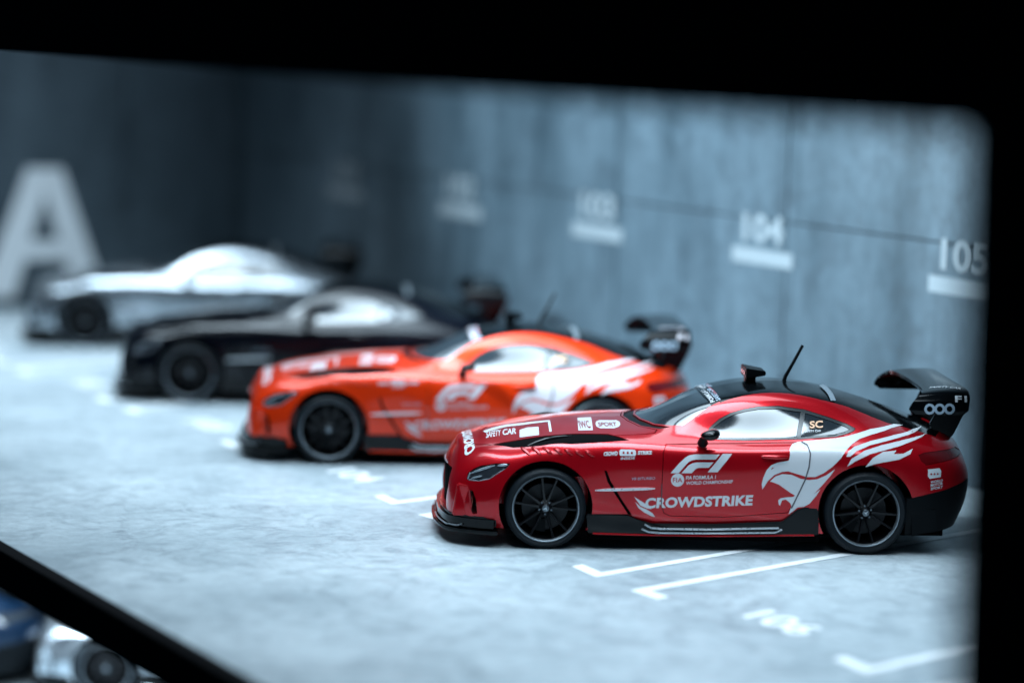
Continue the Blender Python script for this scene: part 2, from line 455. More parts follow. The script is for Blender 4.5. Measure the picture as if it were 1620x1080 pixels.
# --- outlines read off the photograph
DOOR = side([(1053,702),(1049,715),(1047,760),(1046,800),(1050,812),(1060,816),(1150,818),(1246,811),(1252,803),(1262,783),(1274,758),(1280,738),(1282,717),(1277,704),(1268,699),(1180,700),(1100,701)])
DLO = side([(1113,695),(1122,676),(1138,662),(1156,652.5),(1176,646.5),(1198,642.5),(1231,641.5),(1272,647),(1313,660),(1340,670),(1354,677.5),(1351,682),(1340,686.5),(1323,691),(1267,695),(1180,697)])
PANE_F = side([(1119,692),(1128,677),(1143,664.5),(1159,656),(1179,650.5),(1200,647),(1232,646.5),(1267,651.5),(1260,691.5),(1180,693)])
PANE_Q = side([(1274,653),(1313,665),(1338,674.5),(1345,679),(1337,683),(1320,687.5),(1267,691.5)])
HEAD = side([(738,756),(741,747),(749,741),(759,736.5),(784,732.5),(808,732.5),(801,741),(785,751),(776,757.5),(759,761),(742,760.5)])
TAIL = side([(1453,719),(1462,715.5),(1488,712),(1511,706),(1520,709),(1517,721),(1503,727.5),(1484,732.5),(1466,736),(1457,729)])
VENT = topv([(776,703.5),(815,696),(857,689.5),(906,685.5),(962,686),(996,696.5),(952,699.5),(905,702.5),(857,705),(811,708)])
INTAKE = side([(741,774),(748,776),(753,790),(755,812),(748,813),(743,800)])
SLIT = side([(956,744),(960,744),(966,760),(982,787),(1000,814),(994,814),(976,786),(961,762)])
DIFF = side([(1434,789),(1465,782),(1496,774),(1529,757)])
DIFF = DIFF + [(3.8, DIFF[-1][1] + .02), (3.8, 0.0), (DIFF[0][0], 0.0)]
SCREEN = mirror([(0.80,0),(0.83,-.25),(0.92,-.48),(1.04,-.62),(1.13,-.672),(1.30,-.60),(1.47,-.535),(1.435,-.28),(1.42,0)])
COWL = mirror([(0.70,0),(0.73,-.25),(0.81,-.48),(0.95,-.63),(1.03,-.640),(0.905,-.487),(0.815,-.25),(0.785,0)])
_r = topv([(1139,637),(1152,632),(1170,627),(1197,622.5),(1222,621),(1247,622),(1272,626),(1298,632)])
ROOF = mirror([(1.435,0),(1.45,-.27)] + _r + [(_r[-1][0] - .012,-.25),(_r[-1][0] - .016,0)])
_w = topv([(1298,632),(1340,643),(1372,656),(1405,669),(1427,674.5),(1447,680),(1466,686),(1480,690.5)])
REARW = mirror([(_w[0][0] - .022,0),(_w[0][0] - .018,-.25)] + [(_w[0][0] - .006, _w[0][1])] + _w[1:] + [(3.385,-.25),(3.39,0)])
HOOD = mirror([(-.645,0),(-.63,-.22),(-.575,-.43),(-.45,-.60),(-.2,-.70),(.2,-.735),(.6,-.74),(.90,-.71),(.93,-.64),(.79,-.48),(.715,-.25),(.685,0)])
GRILLE = [(-.47,.585),(.47,.585),(.56,.43),(.54,.25),(-.54,.25),(-.56,.43)]

body = BODY0
def carve(me): 
    global body
    body = boolean(body, me, 'DIFFERENCE')
def take(me): return boolean(BODY0, me, 'INTERSECT')

WR = (0.335, 0.346)
for sg in (-1, 1):
    for wx, wr, ex in ((0.0, WR[0], .048), (WB, WR[1], .046)):
        ring = [(wx + (wr + ex) * math.cos(a * math.pi / 36), wr + .012 + (wr + ex) * math.sin(a * math.pi / 36)) for a in range(72)]
        carve(prism(ring, 'y', *sorted((sg * 0.56, sg * 1.3))))
for sg in (-1, 1):
    for k_, wx, wr, ex, yo in ((0, 0.0, WR[0], .048, .940), (1, WB, WR[1], .046, .972)):
        v = []; f = []
        for i in range(41):
            a = math.radians(-20 + 220 * i / 40); rr_ = wr + ex - .005
            for y in (.565, yo): v.append((wx + rr_ * math.cos(a), sg * y, wr + .012 + rr_ * math.sin(a)))
        for i in range(40): f.append((2 * i, 2 * i + 1, 2 * i + 3, 2 * i + 2))
        part('liner%d%d' % (k_, sg), 'wheel_arch_liner', mesh_from('wheel_arch_liner', v, f, True), 'void')
carve(prism(DIFF, 'y', -1.4, 1.4))
part('diffuser', 'rear_diffuser', shade(take(prism(inset(DIFF, .004), 'y', -1.4, 1.4))), 'satin_black')
for nm, poly, mk, lo, sink in (('windscreen', SCREEN, 'glass', .80, .010), ('cowl', COWL, 'satin_black', .80, .012),
                         ('roof_panel', ROOF, 'gloss_black', .95, .004), ('rear_window', REARW, 'gloss_black', .80, .008)):
    carve(prism(poly, 'z', lo, 2.0))
    part(nm, nm, shift_mesh(shade(take(prism(inset(poly, .003), 'z', lo - .02, 2.0))), dz=-sink), mk)
carve(prism(HOOD, 'z', .55, 2.0))
hood = take(prism(inset(HOOD, .010), 'z', .53, 2.0))
for sg in (-1, 1):
    V = VENT if sg < 0 else [(x, -y) for x, y in VENT]
    hood = boolean(hood, prism(V, 'z', .6, 2.0), 'DIFFERENCE')
    carve(prism(V, 'z', .6, 2.0))
shade(hood)
part('hood', 'hood', hood, 'paint')
for sg in (-1, 1):
    V = VENT if sg < 0 else [(x, -y) for x, y in VENT]
    part('vent%d' % sg, 'hood_vent', shift_mesh(shade(take(prism(inset(V, -.004), 'z', .6, 2.0))), dz=-.007), 'void', 'hood')
for sg in (-1, 1):
    yl = sorted((sg * .30, sg * 1.4))
    def sp(poly): return prism(poly, 'y', *yl)
    carve(sp(DLO))
    fr = take(sp(inset(DLO, .003)))
    for P in (PANE_F, PANE_Q): fr = boolean(fr, sp(P), 'DIFFERENCE')
    part('frame%d' % sg, 'window_frame', shift_mesh(shade(fr), dy=-sg * .004), 'trim')
    part('panef%d' % sg, 'side_window', shift_mesh(shade(take(sp(inset(PANE_F, .001)))), dy=-sg * .012), 'glass')
    part('paneq%d' % sg, 'quarter_window', shift_mesh(shade(take(sp(inset(PANE_Q, .001)))), dy=-sg * .012), 'glass')
    yd = sorted((sg * .72, sg * 1.4))
    carve(prism(DOOR, 'y', *yd))
    part('door%d' % sg, 'door', shade(take(prism(inset(DOOR, .0055), 'y', *sorted((sg * .71, sg * 1.4))))), 'paint')
    yh = sorted((sg * .38, sg * 1.4))
    carve(prism(HEAD, 'y', *yh))
    part('head%d' % sg, 'headlight', shift_mesh(shade(take(prism(inset(HEAD, .003), 'y', *yh))), dx=.006, dy=-sg * .008), 'lens_dark')
    carve(prism(TAIL, 'y', *yh))
    part('tail%d' % sg, 'taillight', shift_mesh(shade(take(prism(inset(TAIL, .003), 'y', *yh))), dx=-.006, dy=-sg * .004), 'lens_red')
    carve(prism(INTAKE, 'y', *yh))
    part('intake%d' % sg, 'bumper_intake', shift_mesh(shade(take(prism(INTAKE, 'y', *yh))), dx=.04, dy=-sg * .05), 'void')
    carve(prism(SLIT, 'y', *sorted((sg * .86, sg * 1.4))))
    part('slit%d' % sg, 'fender_vent', shift_mesh(shade(take(prism(inset(SLIT, -.003), 'y', *sorted((sg * .84, sg * 1.4))))), dy=-sg * .012), 'void')
carve(prism(GRILLE, 'x', -1.2, -.57))
shade(body)
part('body', 'body', body, 'paint')
part('grille', 'grille', box_mesh('grille', -.63, -.59, -.56, .56, .24, .585), 'void')
for i in range(15):
    y = -.49 + .07 * i
    xx = -.81 + .10 * (abs(y) / .5) ** 2
    part('slat%d' % i, 'grille_slat', box_mesh('slat', xx + .01, xx + .06, y - .007, y + .007, .25, .572, .003), 'satin_black', 'grille')
# chrome edge round the grille
gp = []
for i in range(41):
    y = -.46 + .023 * i
    gp.append((-.800 + .09 * (abs(y) / .5) ** 2, y, .588))
part('grille_trim', 'grille_trim', tube('grille_trim', gp, .007, 8), 'silver', 'grille')

# --- decals: flat print laid on the body
def project(bm, axis, off, bvh=None):
    bvh = bvh or BVH
    dead = []
    for v in bm.verts:
        if axis == 'y': o, d = Vector((v.co.x, -3, v.co.y)), Vector((0, 1, 0))
        else: o, d = Vector((v.co.x, v.co.y, 4)), Vector((0, 0, -1))
        h = bvh.ray_cast(o, d)
        if h[0] is None: dead.append(v); continue
        nn = h[1]
        if nn.dot(d) > 0: nn = -nn
        v.co = h[0] + nn * off
    if dead: bmesh.ops.delete(bm, geom=dead, context='VERTS')

def gridcut(bm, step):
    xs = [v.co.x for v in bm.verts]; ys = [v.co.y for v in bm.verts]
    for k, (lo, hi) in enumerate(((min(xs), max(xs)), (min(ys), max(ys)))):
        a = math.floor(lo / step) * step + step
        while a < hi:
            co = Vector((a, 0, 0)) if k == 0 else Vector((0, a, 0)); no = Vector((1, 0, 0)) if k == 0 else Vector((0, 1, 0))
            bmesh.ops.bisect_plane(bm, geom=bm.verts[:] + bm.edges[:] + bm.faces[:], plane_co=co, plane_no=no)
            a += step

def polys_bm(polys):
    bm = bmesh.new()
    for poly in polys:
        vs = [bm.verts.new((a, b, 0)) for a, b in poly]
        es = [bm.edges.new((vs[i], vs[(i + 1) % len(vs)])) for i in range(len(vs))]
        bmesh.ops.triangle_fill(bm, use_beauty=True, edges=es)
    return bm

def decal(name, polys, axis='y', off=.0022, step=.03):
    bm = polys_bm(polys); gridcut(bm, step)
    project(bm, axis, off)
    bmesh.ops.recalc_face_normals(bm, faces=bm.faces)
    return bm_mesh(bm, name, True, 60)

def text_mesh(txt, bold=0.0, space=1.0):
    c = bpy.data.curves.new("t", 'FONT'); c.body = txt; c.size = 1.0; c.offset = bold; c.space_character = space
    c.resolution_u = 4; c.align_x = 'LEFT'
    o = bpy.data.objects.new("t", c); COL.objects.link(o)
    dg = bpy.context.evaluated_depsgraph_get(); dg.update()
    me = bpy.data.meshes.new_from_object(o.evaluated_get(dg))
    bpy.data.objects.remove(o)
    bm = bmesh.new(); bm.from_mesh(me)
    bmesh.ops.remove_doubles(bm, verts=bm.verts, dist=1e-5)
    return bm

def text_bm(txt, p0, p1, cap, up=None, bold=0.0, space=1.0):
    """text from p0 to p1 (2-D), cap height `cap` along `up` (2-D)"""
    bm = text_mesh(txt, bold, space)
    x0 = min(v.co.x for v in bm.verts); x1 = max(v.co.x for v in bm.verts)
    y0 = min(v.co.y for v in bm.verts); y1 = max(v.co.y for v in bm.verts)
    p0 = Vector(p0); p1 = Vector(p1); ex = p1 - p0
    upv = Vector(up) if up else Vector((-ex.y, ex.x)).normalized()
    for v in bm.verts:
        a = (v.co.x - x0) / (x1 - x0); b = (v.co.y - y0) / (y1 - y0)
        q = p0 + ex * a + upv * (cap * b); v.co = Vector((q.x, q.y, 0))
    return bm

def text_decal(name, txt, p0, p1, cap, axis='y', up=None, bold=0.0, off=.0024, step=.03, space=1.0):
    bm = text_bm(txt, p0, p1, cap, up, bold, space); gridcut(bm, step); project(bm, axis, off)
    return bm_mesh(bm, name, True, 60)

def stext(name, txt, a, b, cap_px, bold=0.0, off=.0024, space=1.0):
    """lettering on the near side, baseline ends given where the photo shows them"""
    pa, pb = hit(*a), hit(*b); pc = hit(a[0], a[1] - cap_px)
    return text_decal(name, txt, (pa.x, pa.z), (pb.x, pb.z), pc.z - pa.z, 'y', (0.06, 1.0), bold, off, .03, space)

def disc2(c, r, n=28): return [(c[0] + r * math.cos(2 * math.pi * i / n), c[1] + r * math.sin(2 * math.pi * i / n)) for i in range(n)]

D = 'livery'
part('f1', 'racing_emblem', decal('racing_emblem', [
    side([(1061,748),(1073,734),(1084,723.5),(1090,720),(1098,718.5),(1139,718.5),(1132,726.5),(1101,726.5),(1094,728),(1088,731.5),(1073.5,748)]),
    side([(1078,748),(1089,736),(1095,732.5),(1102,731),(1129,731),(1121,739.5),(1106,739.5),(1101,741),(1094,748)]),
    side([(1119.5,746.5),(1135,746.5),(1158.5,717.5),(1143.5,717.5)])]), 'white', 'door-1', None, D)
c = hit(1072, 759); pc = (c.x, c.z)
part('fia', 'round_emblem', decal('round_emblem', [disc2(pc, .054)], step=.04), 'white', 'door-1', None, D)
part('fia2', 'emblem_letters', text_decal('emblem_letters', 'FIA', (pc[0] - .04, pc[1] - .018), (pc[0] + .04, pc[1] - .018), .038, bold=.01, off=.0042), 'red', 'door-1', None, D)
part('fl1', 'door_lettering', stext('door_lettering', 'FIA FORMULA 1', (1085, 758.5), (1132, 757), 6.0, .015), 'white', 'door-1', None, D)
part('fl2', 'door_lettering', stext('door_lettering', 'WORLD CHAMPIONSHIP', (1085, 766.5), (1159, 764), 5.4, .015), 'white', 'door-1', None, D)
part('crowd', 'sponsor_lettering', stext('sponsor_lettering', 'CROWDSTRIKE', (1020, 804), (1190, 799), 16.8, .042, space=1.04), 'white', 'door-1', None, D)
part('swoosh', 'sponsor_emblem', decal('sponsor_emblem', [
    side([(1003,785),(1009,789),(1016,793),(1024,799),(1031,805),(1023,803.5),(1013,799)]),
    side([(1005,793.5),(1013,801),(1024,806),(1032,811),(1036.5,817),(1031,816),(1019,810),(1010,803)])]), 'white', 'body', None, D)
BIRD1 = [(1262,699),(1273,697.5),(1297,695.5),(1323,693),(1340,690),(1377,678.5),(1414,670.5),(1428,672),(1410,677),(1377,688),(1360,694),(1347,703),(1338,713),(1331,724),(1317,738),(1303,748),(1290,754),(1277,754),(1260,749),(1247,745),(1237,746),(1225,751),(1215,760),(1210,768),(1206,773.5),(1205,765),(1207.5,755),(1213,743),(1220,735.5),(1230,731.5),(1248,728),(1250,720),(1249,710),(1253,702.5)]
BIRD2 = [(1218,761),(1227,753),(1238,749.5),(1252,750.5),(1267,757),(1280,759),(1293,757.5),(1307,751.5),(1321,742),(1313,753),(1300,768),(1287.5,781),(1298,773.5),(1291,784),(1281,796),(1272,801),(1262,802),(1255,808),(1247.5,813),(1252,800),(1250,795),(1243,789.5),(1237,791),(1234,799.5),(1232,797.5),(1231,791),(1235,787.5),(1245,786),(1255,785.5),(1257.5,783),(1252,780),(1242,773),(1232,766),(1223,762.5)]
STR2 = [(1339,722),(1342,714),(1351,706.5),(1377,697.5),(1414,688),(1444,678.5),(1458,673.5),(1451,681),(1414,694.5),(1377,704),(1355,713.5),(1345,722)]
STR3 = [(1340,738),(1347,725.5),(1368,712.5),(1395,704),(1432,695),(1465,685),(1458,691),(1423,705.5),(1377,718),(1354,729)]
STR4 = [(1369,738.5),(1381,724),(1397,714.5),(1418,712.5),(1414,718),(1429,717.5),(1444,709.5),(1440,718),(1423,726.5),(1401,730.5),(1383,734)]
part('bird', 'bird_graphic', decal('bird_graphic', [side(q) for q in (BIRD1, BIRD2, STR2, STR3, STR4)], step=.025), 'white', 'body', None, D)
e = hit(1222, 741); part('eye', 'bird_eye', decal('bird_eye', [[(e.x - .012, e.z - .01), (e.x + .014, e.z + .012), (e.x - .004, e.z + .008)]], off=.0042), 'red', 'body', None, D)

def ribbon(name, pts, wd, off, axis='y'):
    polys = []
    for (a, b), (c2, d2) in zip(pts[:-1], pts[1:]):
        t = Vector((c2 - a, d2 - b)).normalized(); nv = Vector((-t.y, t.x)) * wd / 2
        t = t * wd * .2
        polys.append([(a + nv.x - t.x, b + nv.y - t.y), (a - nv.x - t.x, b - nv.y - t.y), (c2 - nv.x + t.x, d2 - nv.y + t.y), (c2 + nv.x + t.x, d2 + nv.y + t.y)])
    return decal(name, polys, axis, off)
part('seam', 'door_seam', ribbon('door_seam', side([(1268,699),(1277,704),(1282,717),(1280,738),(1274,758),(1262,783),(1252,803)]), .010, .0050), 'seam', 'body', None, D)
part('seam2', 'door_seam', ribbon('door_seam', side([(1047,765),(1046,800)]), .008, .0050), 'seam', 'body', None, D)

def badge(cx, cy, r, gap):
    return [disc2((cx + k * gap, cy), r, 20) for k in (-1, 0, 1)]
# fender badges
b0 = hit(993, 716)
part('fb', 'fender_badge', decal('fender_badge', [[(b0.x - .068, b0.z - .012), (b0.x - .06, b0.z - .024), (b0.x + .06, b0.z - .024), (b0.x + .068, b0.z - .012), (b0.x + .068, b0.z + .014), (b0.x + .056, b0.z + .026), (b0.x - .056, b0.z + .026), (b0.x - .068, b0.z + .014)]]), 'white', 'body', None, D)
part('fbd', 'badge_dot', decal('badge_dot', badge(b0.x, b0.z, .009, .034), off=.0042), 'red', 'body', None, D)
part('fbt', 'fender_lettering', stext('fender_lettering', 'INSIDE', (982, 727), (1004, 726), 4, .01), 'white', 'body', None, D)
part('fbl', 'fender_lettering', stext('fender_lettering', 'CROWD', (955, 721), (977, 720), 6.5, .05), 'white', 'body', None, D)
part('fbr', 'fender_lettering', stext('fender_lettering', 'STRIKE', (1009, 719), (1031, 718.5), 6.0, .05), 'white', 'body', None, D)
part('v8', 'fender_lettering', stext('fender_lettering', 'V8 BITURBO', (999, 759), (1036, 758), 4.2, .0), 'grey_print', 'body', None, 'all')
# rear bumper badge
b1 = hit(1478, 749)
part('rb', 'bumper_badge', decal('bumper_badge', [[(b1.x - .056, b1.z + .036), (b1.x + .045, b1.z + .044), (b1.x + .06, b1.z + .02), (b1.x + .056, b1.z - .028), (b1.x - .04, b1.z - .04), (b1.x - .055, b1.z - .02)]]), 'white', 'body', None, D)
part('rbd', 'badge_dot', decal('badge_dot', badge(b1.x, b1.z - .002, .008, .028), off=.0042), 'red', 'body', None, D)
for yy, tx in ((764.5, 'WORLD'), (769.5, 'MOTOR'), (775, 'SPORT')):
    part('rbt', 'bumper_lettering', stext('bumper_lettering', tx, (1472, yy), (1491, yy - 3), 4.2, .02), 'white', 'body', None, D)
# quarter window print
part('sc', 'window_lettering', stext('window_lettering', 'SC', (1281, 677.5), (1302, 676.5), 11.5, .03), 'gold', 'paneq-1', None, D)
part('sct', 'window_lettering', stext('window_lettering', 'SAFETY CAR', (1272, 684), (1299, 683), 3.6, .02), 'white', 'paneq-1', None, D)

# hood print (laid from above)
def ttext(name, txt, a, b, cap, bold, updir, off=.0026):
    pa, pb = hit(*a), hit(*b)
    return text_decal(name, txt, (pa.x, pa.y), (pb.x, pb.y), cap, 'z', updir, bold, off, .03)
h1 = hit(752, 712)
part('hn', 'hood_lettering', text_decal('hood_lettering', 'CROWDSTRIKE', (h1.x, h1.y), (h1.x - .01, -h1.y), .085, 'z', (-1, 0.0), .045, .0026), 'white', 'hood', None, D)
h2 = hit(769, 693)
part('hs', 'hood_lettering', text_decal('hood_lettering', 'SAFETY', (h2.x, h2.y), (h2.x + .12, h2.y - .02), .22, 'z', (0.06, 1), .02, .0026), 'white', 'hood', None, D)
part('hs2', 'hood_lettering', text_decal('hood_lettering', 'CAR', (h2.x + .135, h2.y - .02), (h2.x + .25, h2.y - .04), .22, 'z', (0.06, 1), .03, .0026), 'white', 'hood', None, D)
part('hl', 'hood_stripe', decal('hood_stripe', [topv([(764,682),(800,671.5),(868,664.5),(868,667),(802,675),(768,684.5)]), topv([(866,664.5),(870,664.5),(873,683),(869,683)])], 'z'), 'white', 'hood', None, D)
part('hb', 'hood_badge', decal('hood_badge', [topv([(822,692),(822,680),(834,676),(852,675),(853,688)])], 'z'), 'white', 'hood', None, D)
part('hq', 'hood_badge', decal('hood_badge', [topv([(915,681),(913.5,661),(935,660),(938,680.5)])], 'z'), 'white', 'hood', None, D)
part('hq2', 'hood_badge', decal('hood_badge', [topv([(942,671),(943,667),(948,664.5),(975,664.5),(980,667),(981.5,671),(979,675),(972,677.5),(950,677.5),(944,675)])], 'z'), 'white', 'hood', None, D)
part('hqt', 'hood_lettering', ttext('hood_lettering', 'SPORT', (947, 675), (976, 674.5), .16, .02, (0.03, 1), .0046), 'red', 'hood', None, D)
part('hqt2', 'hood_lettering', ttext('hood_lettering', 'IWC', (918, 678), (935, 677.5), .28, .02, (0, 1), .0046), 'red', 'hood', None, D)
# windscreen banner
part('ban', 'sun_strip', decal('sun_strip', [mirror([(1.335,0),(1.345,-.28),(1.375,-.565),(1.465,-.53),(1.432,-.28),(1.417,0)])], 'z', -.004), 'gloss_black', 'windscreen', None, D)
for k, (x, tx) in enumerate(((1.385, 'FORMULA 1'), (1.432, 'SAFETY CAR'))):
    for sg in (-1, 1):
        part('bt%d%d' % (k, sg), 'sun_strip_lettering', text_decal('sun_strip_lettering', tx, (x + .028, -.52 if sg < 0 else .04), (x + .0, -.04 if sg < 0 else .52), .038, 'z', (-1, 0), .03, .0005), 'grey_print' if k else 'white', 'windscreen', None, D)

# --- body details
def bar_on(name, a, b, r, lift=.004):
    pa, pb = hit(*a), hit(*b)
    pts = []
    for i in range(7):
        q = pa.lerp(pb, i / 6); n = BVH.find_nearest(q); pts.append(n[0] + n[1] * lift)
    return tube(name, pts, [r * .35, r * .9, r, r, r, r * .9, r * .35], 8)
for i in range(7):
    x = 826 + i * 17.0
    yb = 720.5 - (3 - abs(i - 2.5)) * .8 + (i > 4) * 1.0
    mm_ = bar_on('fender_louvre', (x - 2, yb - 13 + i * .6), (x + 13, yb), .017, -.002)
    part('lv%d' % i, 'fender_louvre', mm_, 'paint', 'body')
    part('lvf%d' % i, 'fender_louvre', flip_mesh(mm_, 'fender_louvre'), 'paint', 'body')
for sg in (-1, 1):
    mm_ = bar_on('fender_fin', (941, 775), (1036, 772), .013, .012)
    mm_ = mm_ if sg < 0 else flip_mesh(mm_, 'fender_fin')
    part('fin%d' % sg, 'fender_fin', mm_, 'silver', 'body')
    # door handle
    a, b = hit(1205, 722), hit(1247, 723)
    mm_ = tube('door_handle', [a.lerp(b, t) + Vector((0, -.018 * math.sin(math.pi * min(1, max(0, t))) - .002, 0)) for t in (0, .1, .3, .5, .7, .9, 1)], [.008, .014, .017, .018, .017, .014, .008], 12)
    mm_ = mm_ if sg < 0 else flip_mesh(mm_, 'door_handle')
    part('hnd%d' % sg, 'door_handle', mm_, 'paint', 'door%d' % sg)
    # lamp strips in the headlight
    for a, b, r in (((744, 748), (782, 735.5), .009), ((745, 756), (762, 752), .007), ((787, 736), (803, 734.5), .010), ((740, 758), (757, 760.5), .006), ((757, 760.5), (774, 757), .006), ((774, 757), (799, 741), .005), ((739, 758), (743, 747), .006)):
        mm_ = bar_on('light_strip', a, b, r, -.006)
        mm_ = mm_ if sg < 0 else flip_mesh(mm_, 'light_strip')
        part('ls%d' % sg, 'light_strip', mm_, 'led', 'head%d' % sg)
    # black vent blade over the hood vent
    a, b = hit(835, 703), hit(905, 688)
    pts = [a.lerp(b, t) + Vector((0, 0, -.012 + .02 * math.sin(math.pi * t))) for t in (0, .2, .4, .6, .8, 1)]
    mm_ = tube('vent_blade', pts, [.008, .014, .016, .016, .014, .008], 8)
    mm_ = mm_ if sg < 0 else flip_mesh(mm_, 'vent_blade')
    part('vb%d' % sg, 'vent_blade', mm_, 'gloss_black', 'hood')

# front splitter with its side fins
half = [(-.905,0),(-.897,-.30),(-.865,-.52),(-.82,-.71),(-.70,-.84),(-.55,-.92),(-.385,-.955),(-.385,-.60),(-.60,-.40),(-.60,0)]
def plate(name, poly, z0, z1, bev=.008):
    me = prism(poly, 'z', z0, z1); bm = bmesh.new(); bm.from_mesh(me)
    bmesh.ops.bevel(bm, geom=[e for e in bm.edges if len(e.link_faces) == 2 and e.calc_face_angle(0) > .6], offset=bev, segments=2, affect='EDGES')
    return bm_mesh(bm, name, True, 40)
part('splitter', 'front_splitter', plate('front_splitter', mirror(half), .105, .135), 'gloss_black')
half2 = [(-.865,0),(-.857,-.30),(-.83,-.50),(-.79,-.68),(-.68,-.80),(-.54,-.88),(-.40,-.92),(-.40,-.60),(-.60,-.40),(-.60,0)]
part('lip', 'bumper_lip', plate('bumper_lip', mirror(half2), .150, .245, .02), 'gloss_black')
for sg in (-1, 1):
    arc = [(-.878,sg*.18,.160),(-.868,sg*.36,.158),(-.835,sg*.555,.156),(-.80,sg*.70,.156),(-.715,sg*.79,.158),(-.675,sg*.815,.175)]
    part('lt%d' % sg, 'splitter_trim', tube('splitter_trim', arc, .006, 8), 'silver', 'splitter')
    fin = [(-.76, .24), (-.62, .24), (-.595, .30), (-.62, .49), (-.72, .50)]
    me = prism(fin, 'y', *sorted((sg * .69, sg * .80))); bm = bmesh.new(); bm.from_mesh(me)
    bmesh.ops.bevel(bm, geom=bm.edges[:], offset=.012, segments=2, affect='EDGES')
    part('ff%d' % sg, 'bumper_fin', bm_mesh(bm, 'bumper_fin', True), 'paint')
    # side skirt
    SK = [at_y(*p, -.95) for p in [(928,813),(993,814),(1004,821),(1018,828),(1130,829),(1238,825),(1262,806),(1274,802.5),(1297,802.5),(1295,846),(1240,847),(1100,847),(930,843)]]
    me = prism(SK, 'y', *sorted((sg * .80, sg * .945))); bm = bmesh.new(); bm.from_mesh(me)
    bmesh.ops.bevel(bm, geom=[e for e in bm.edges if len(e.link_faces) == 2 and e.calc_face_angle(0) > .6], offset=.008, segments=2, affect='EDGES')
    part('sk%d' % sg, 'side_skirt', bm_mesh(bm, 'side_skirt', True), 'gloss_black')
    for pts in ([(1020,829),(1030,834.5),(1045,836),(1120,837),(1232,835)], [(1015,836),(1026,841),(1045,842.5),(1120,843),(1226,842),(1237,837)]):
        q = [at_y(*p, -.95) for p in pts]
        part('st%d' % sg, 'skirt_trim', tube('skirt_trim', [(x, sg * .952, z) for x, z in q], .008, 8), 'silver', 'sk%d' % sg)
    q = [at_y(*p, -.95) for p in [(938,843.5),(1000,845.5),(1120,847.5),(1288,846.5)]]
    part('sr%d' % sg, 'skirt_edge', tube('skirt_edge', [(x, sg * .944, z) for x, z in q], .008, 8), 'paint', 'sk%d' % sg)
    # rear diffuser fin
    DF = [at_y(*p, -.93) for p in [(1440,800),(1478,806),(1480,834),(1441,846)]]
    part('df%d' % sg, 'diffuser_panel', prism(DF, 'y', *sorted((sg * .90, sg * .985))), 'satin_black', 'diffuser')
    # mirror
    cxx, cz = at_y(1124, 688, -1.0)
    bm = bmesh.new(); bmesh.ops.create_uvsphere(bm, u_segments=24, v_segments=14, radius=1)
    for v in bm.verts:
        v.co = Vector((cxx + v.co.x * .078 + .015 * v.co.z, sg * (.99 + v.co.y * .085), cz + v.co.z * .046 * (1 + .25 * v.co.x)))
    bmesh.ops.recalc_face_normals(bm, faces=bm.faces)
    mk = part('mir%d' % sg, 'wing_mirror', bm_mesh(bm, 'wing_mirror', True, 80), 'gloss_black')
    part('ms%d' % sg, 'mirror_stalk', tube('mirror_stalk', [(cxx - .045, sg * .865, cz - .085), (cxx - .05, sg * .90, cz - .06), (cxx - .04, sg * .94, cz - .03), (cxx - .02, sg * .97, cz - .01)], [.045, .034, .03, .03], 12), 'satin_black', mk)

# rear wing: one bent sheet with thickness
def wing():
    path = [(-.803,1.150),(-.805,1.172),(-.805,1.19),(-.802,1.235),(-.79,1.272),(-.745,1.322),(-.62,1.345),(-.35,1.352),(0,1.354)]
    path = path + [(-y, z) for y, z in path[:-1]][::-1]
    le = [3.035,3.005,2.985,3.005,3.035,3.09,3.125,3.145,3.15]; te = [3.435,3.458,3.475,3.48,3.487,3.485,3.475,3.465,3.46]
    le = le + le[:-1][::-1]; te = te + te[:-1][::-1]
    dip = [0,0,0,0,.008,.02,.032,.036,.038]; dip = dip + dip[:-1][::-1]
    nsub = 6; dense = []
    u = np.arange(len(path), dtype=float); v = np.linspace(0, len(path) - 1, (len(path) - 1) * nsub + 1)
    A = cspline(u, np.array([[p[0], p[1], a, b, d] for p, a, b, d in zip(path, le, te, dip)]), v)
    nc = 12; verts = []
    for i, (y, z, a, b, d) in enumerate(A):
        j0, j1 = max(0, i - 1), min(len(A) - 1, i + 1)
        t = Vector((A[j1][0] - A[j0][0], A[j1][1] - A[j0][1])).normalized(); nrm = Vector((-t.y, t.x))
        for sd in (1, -1):
            for k in range(nc + 1):
                f = k / nc if sd > 0 else 1 - k / nc
                x = a + (b - a) * f
                th = .020 * math.sqrt(max(0, math.sin(math.pi * min(1, f * .85 + .12)))) + .002
                zz = z - d * (1 - f) ** 1.4
                verts.append((x, y + nrm.x * th * sd * -1 * -1, zz + nrm.y * th * sd))
    ring = 2 * (nc + 1); faces = []
    for i in range(len(A) - 1):
        for k in range(ring):
            faces.append((i * ring + k, i * ring + (k + 1) % ring, (i + 1) * ring + (k + 1) % ring, (i + 1) * ring + k))
    faces.append(tuple(range(ring))[::-1]); faces.append(tuple(range((len(A) - 1) * ring, len(A) * ring)))
    bm = bmesh.new(); vs = [bm.verts.new(p) for p in verts]
    for q in faces: bm.faces.new([vs[i] for i in q])
    bmesh.ops.recalc_face_normals(bm, faces=bm.faces)
    return bm_mesh(bm, 'rear_wing', True, 50)
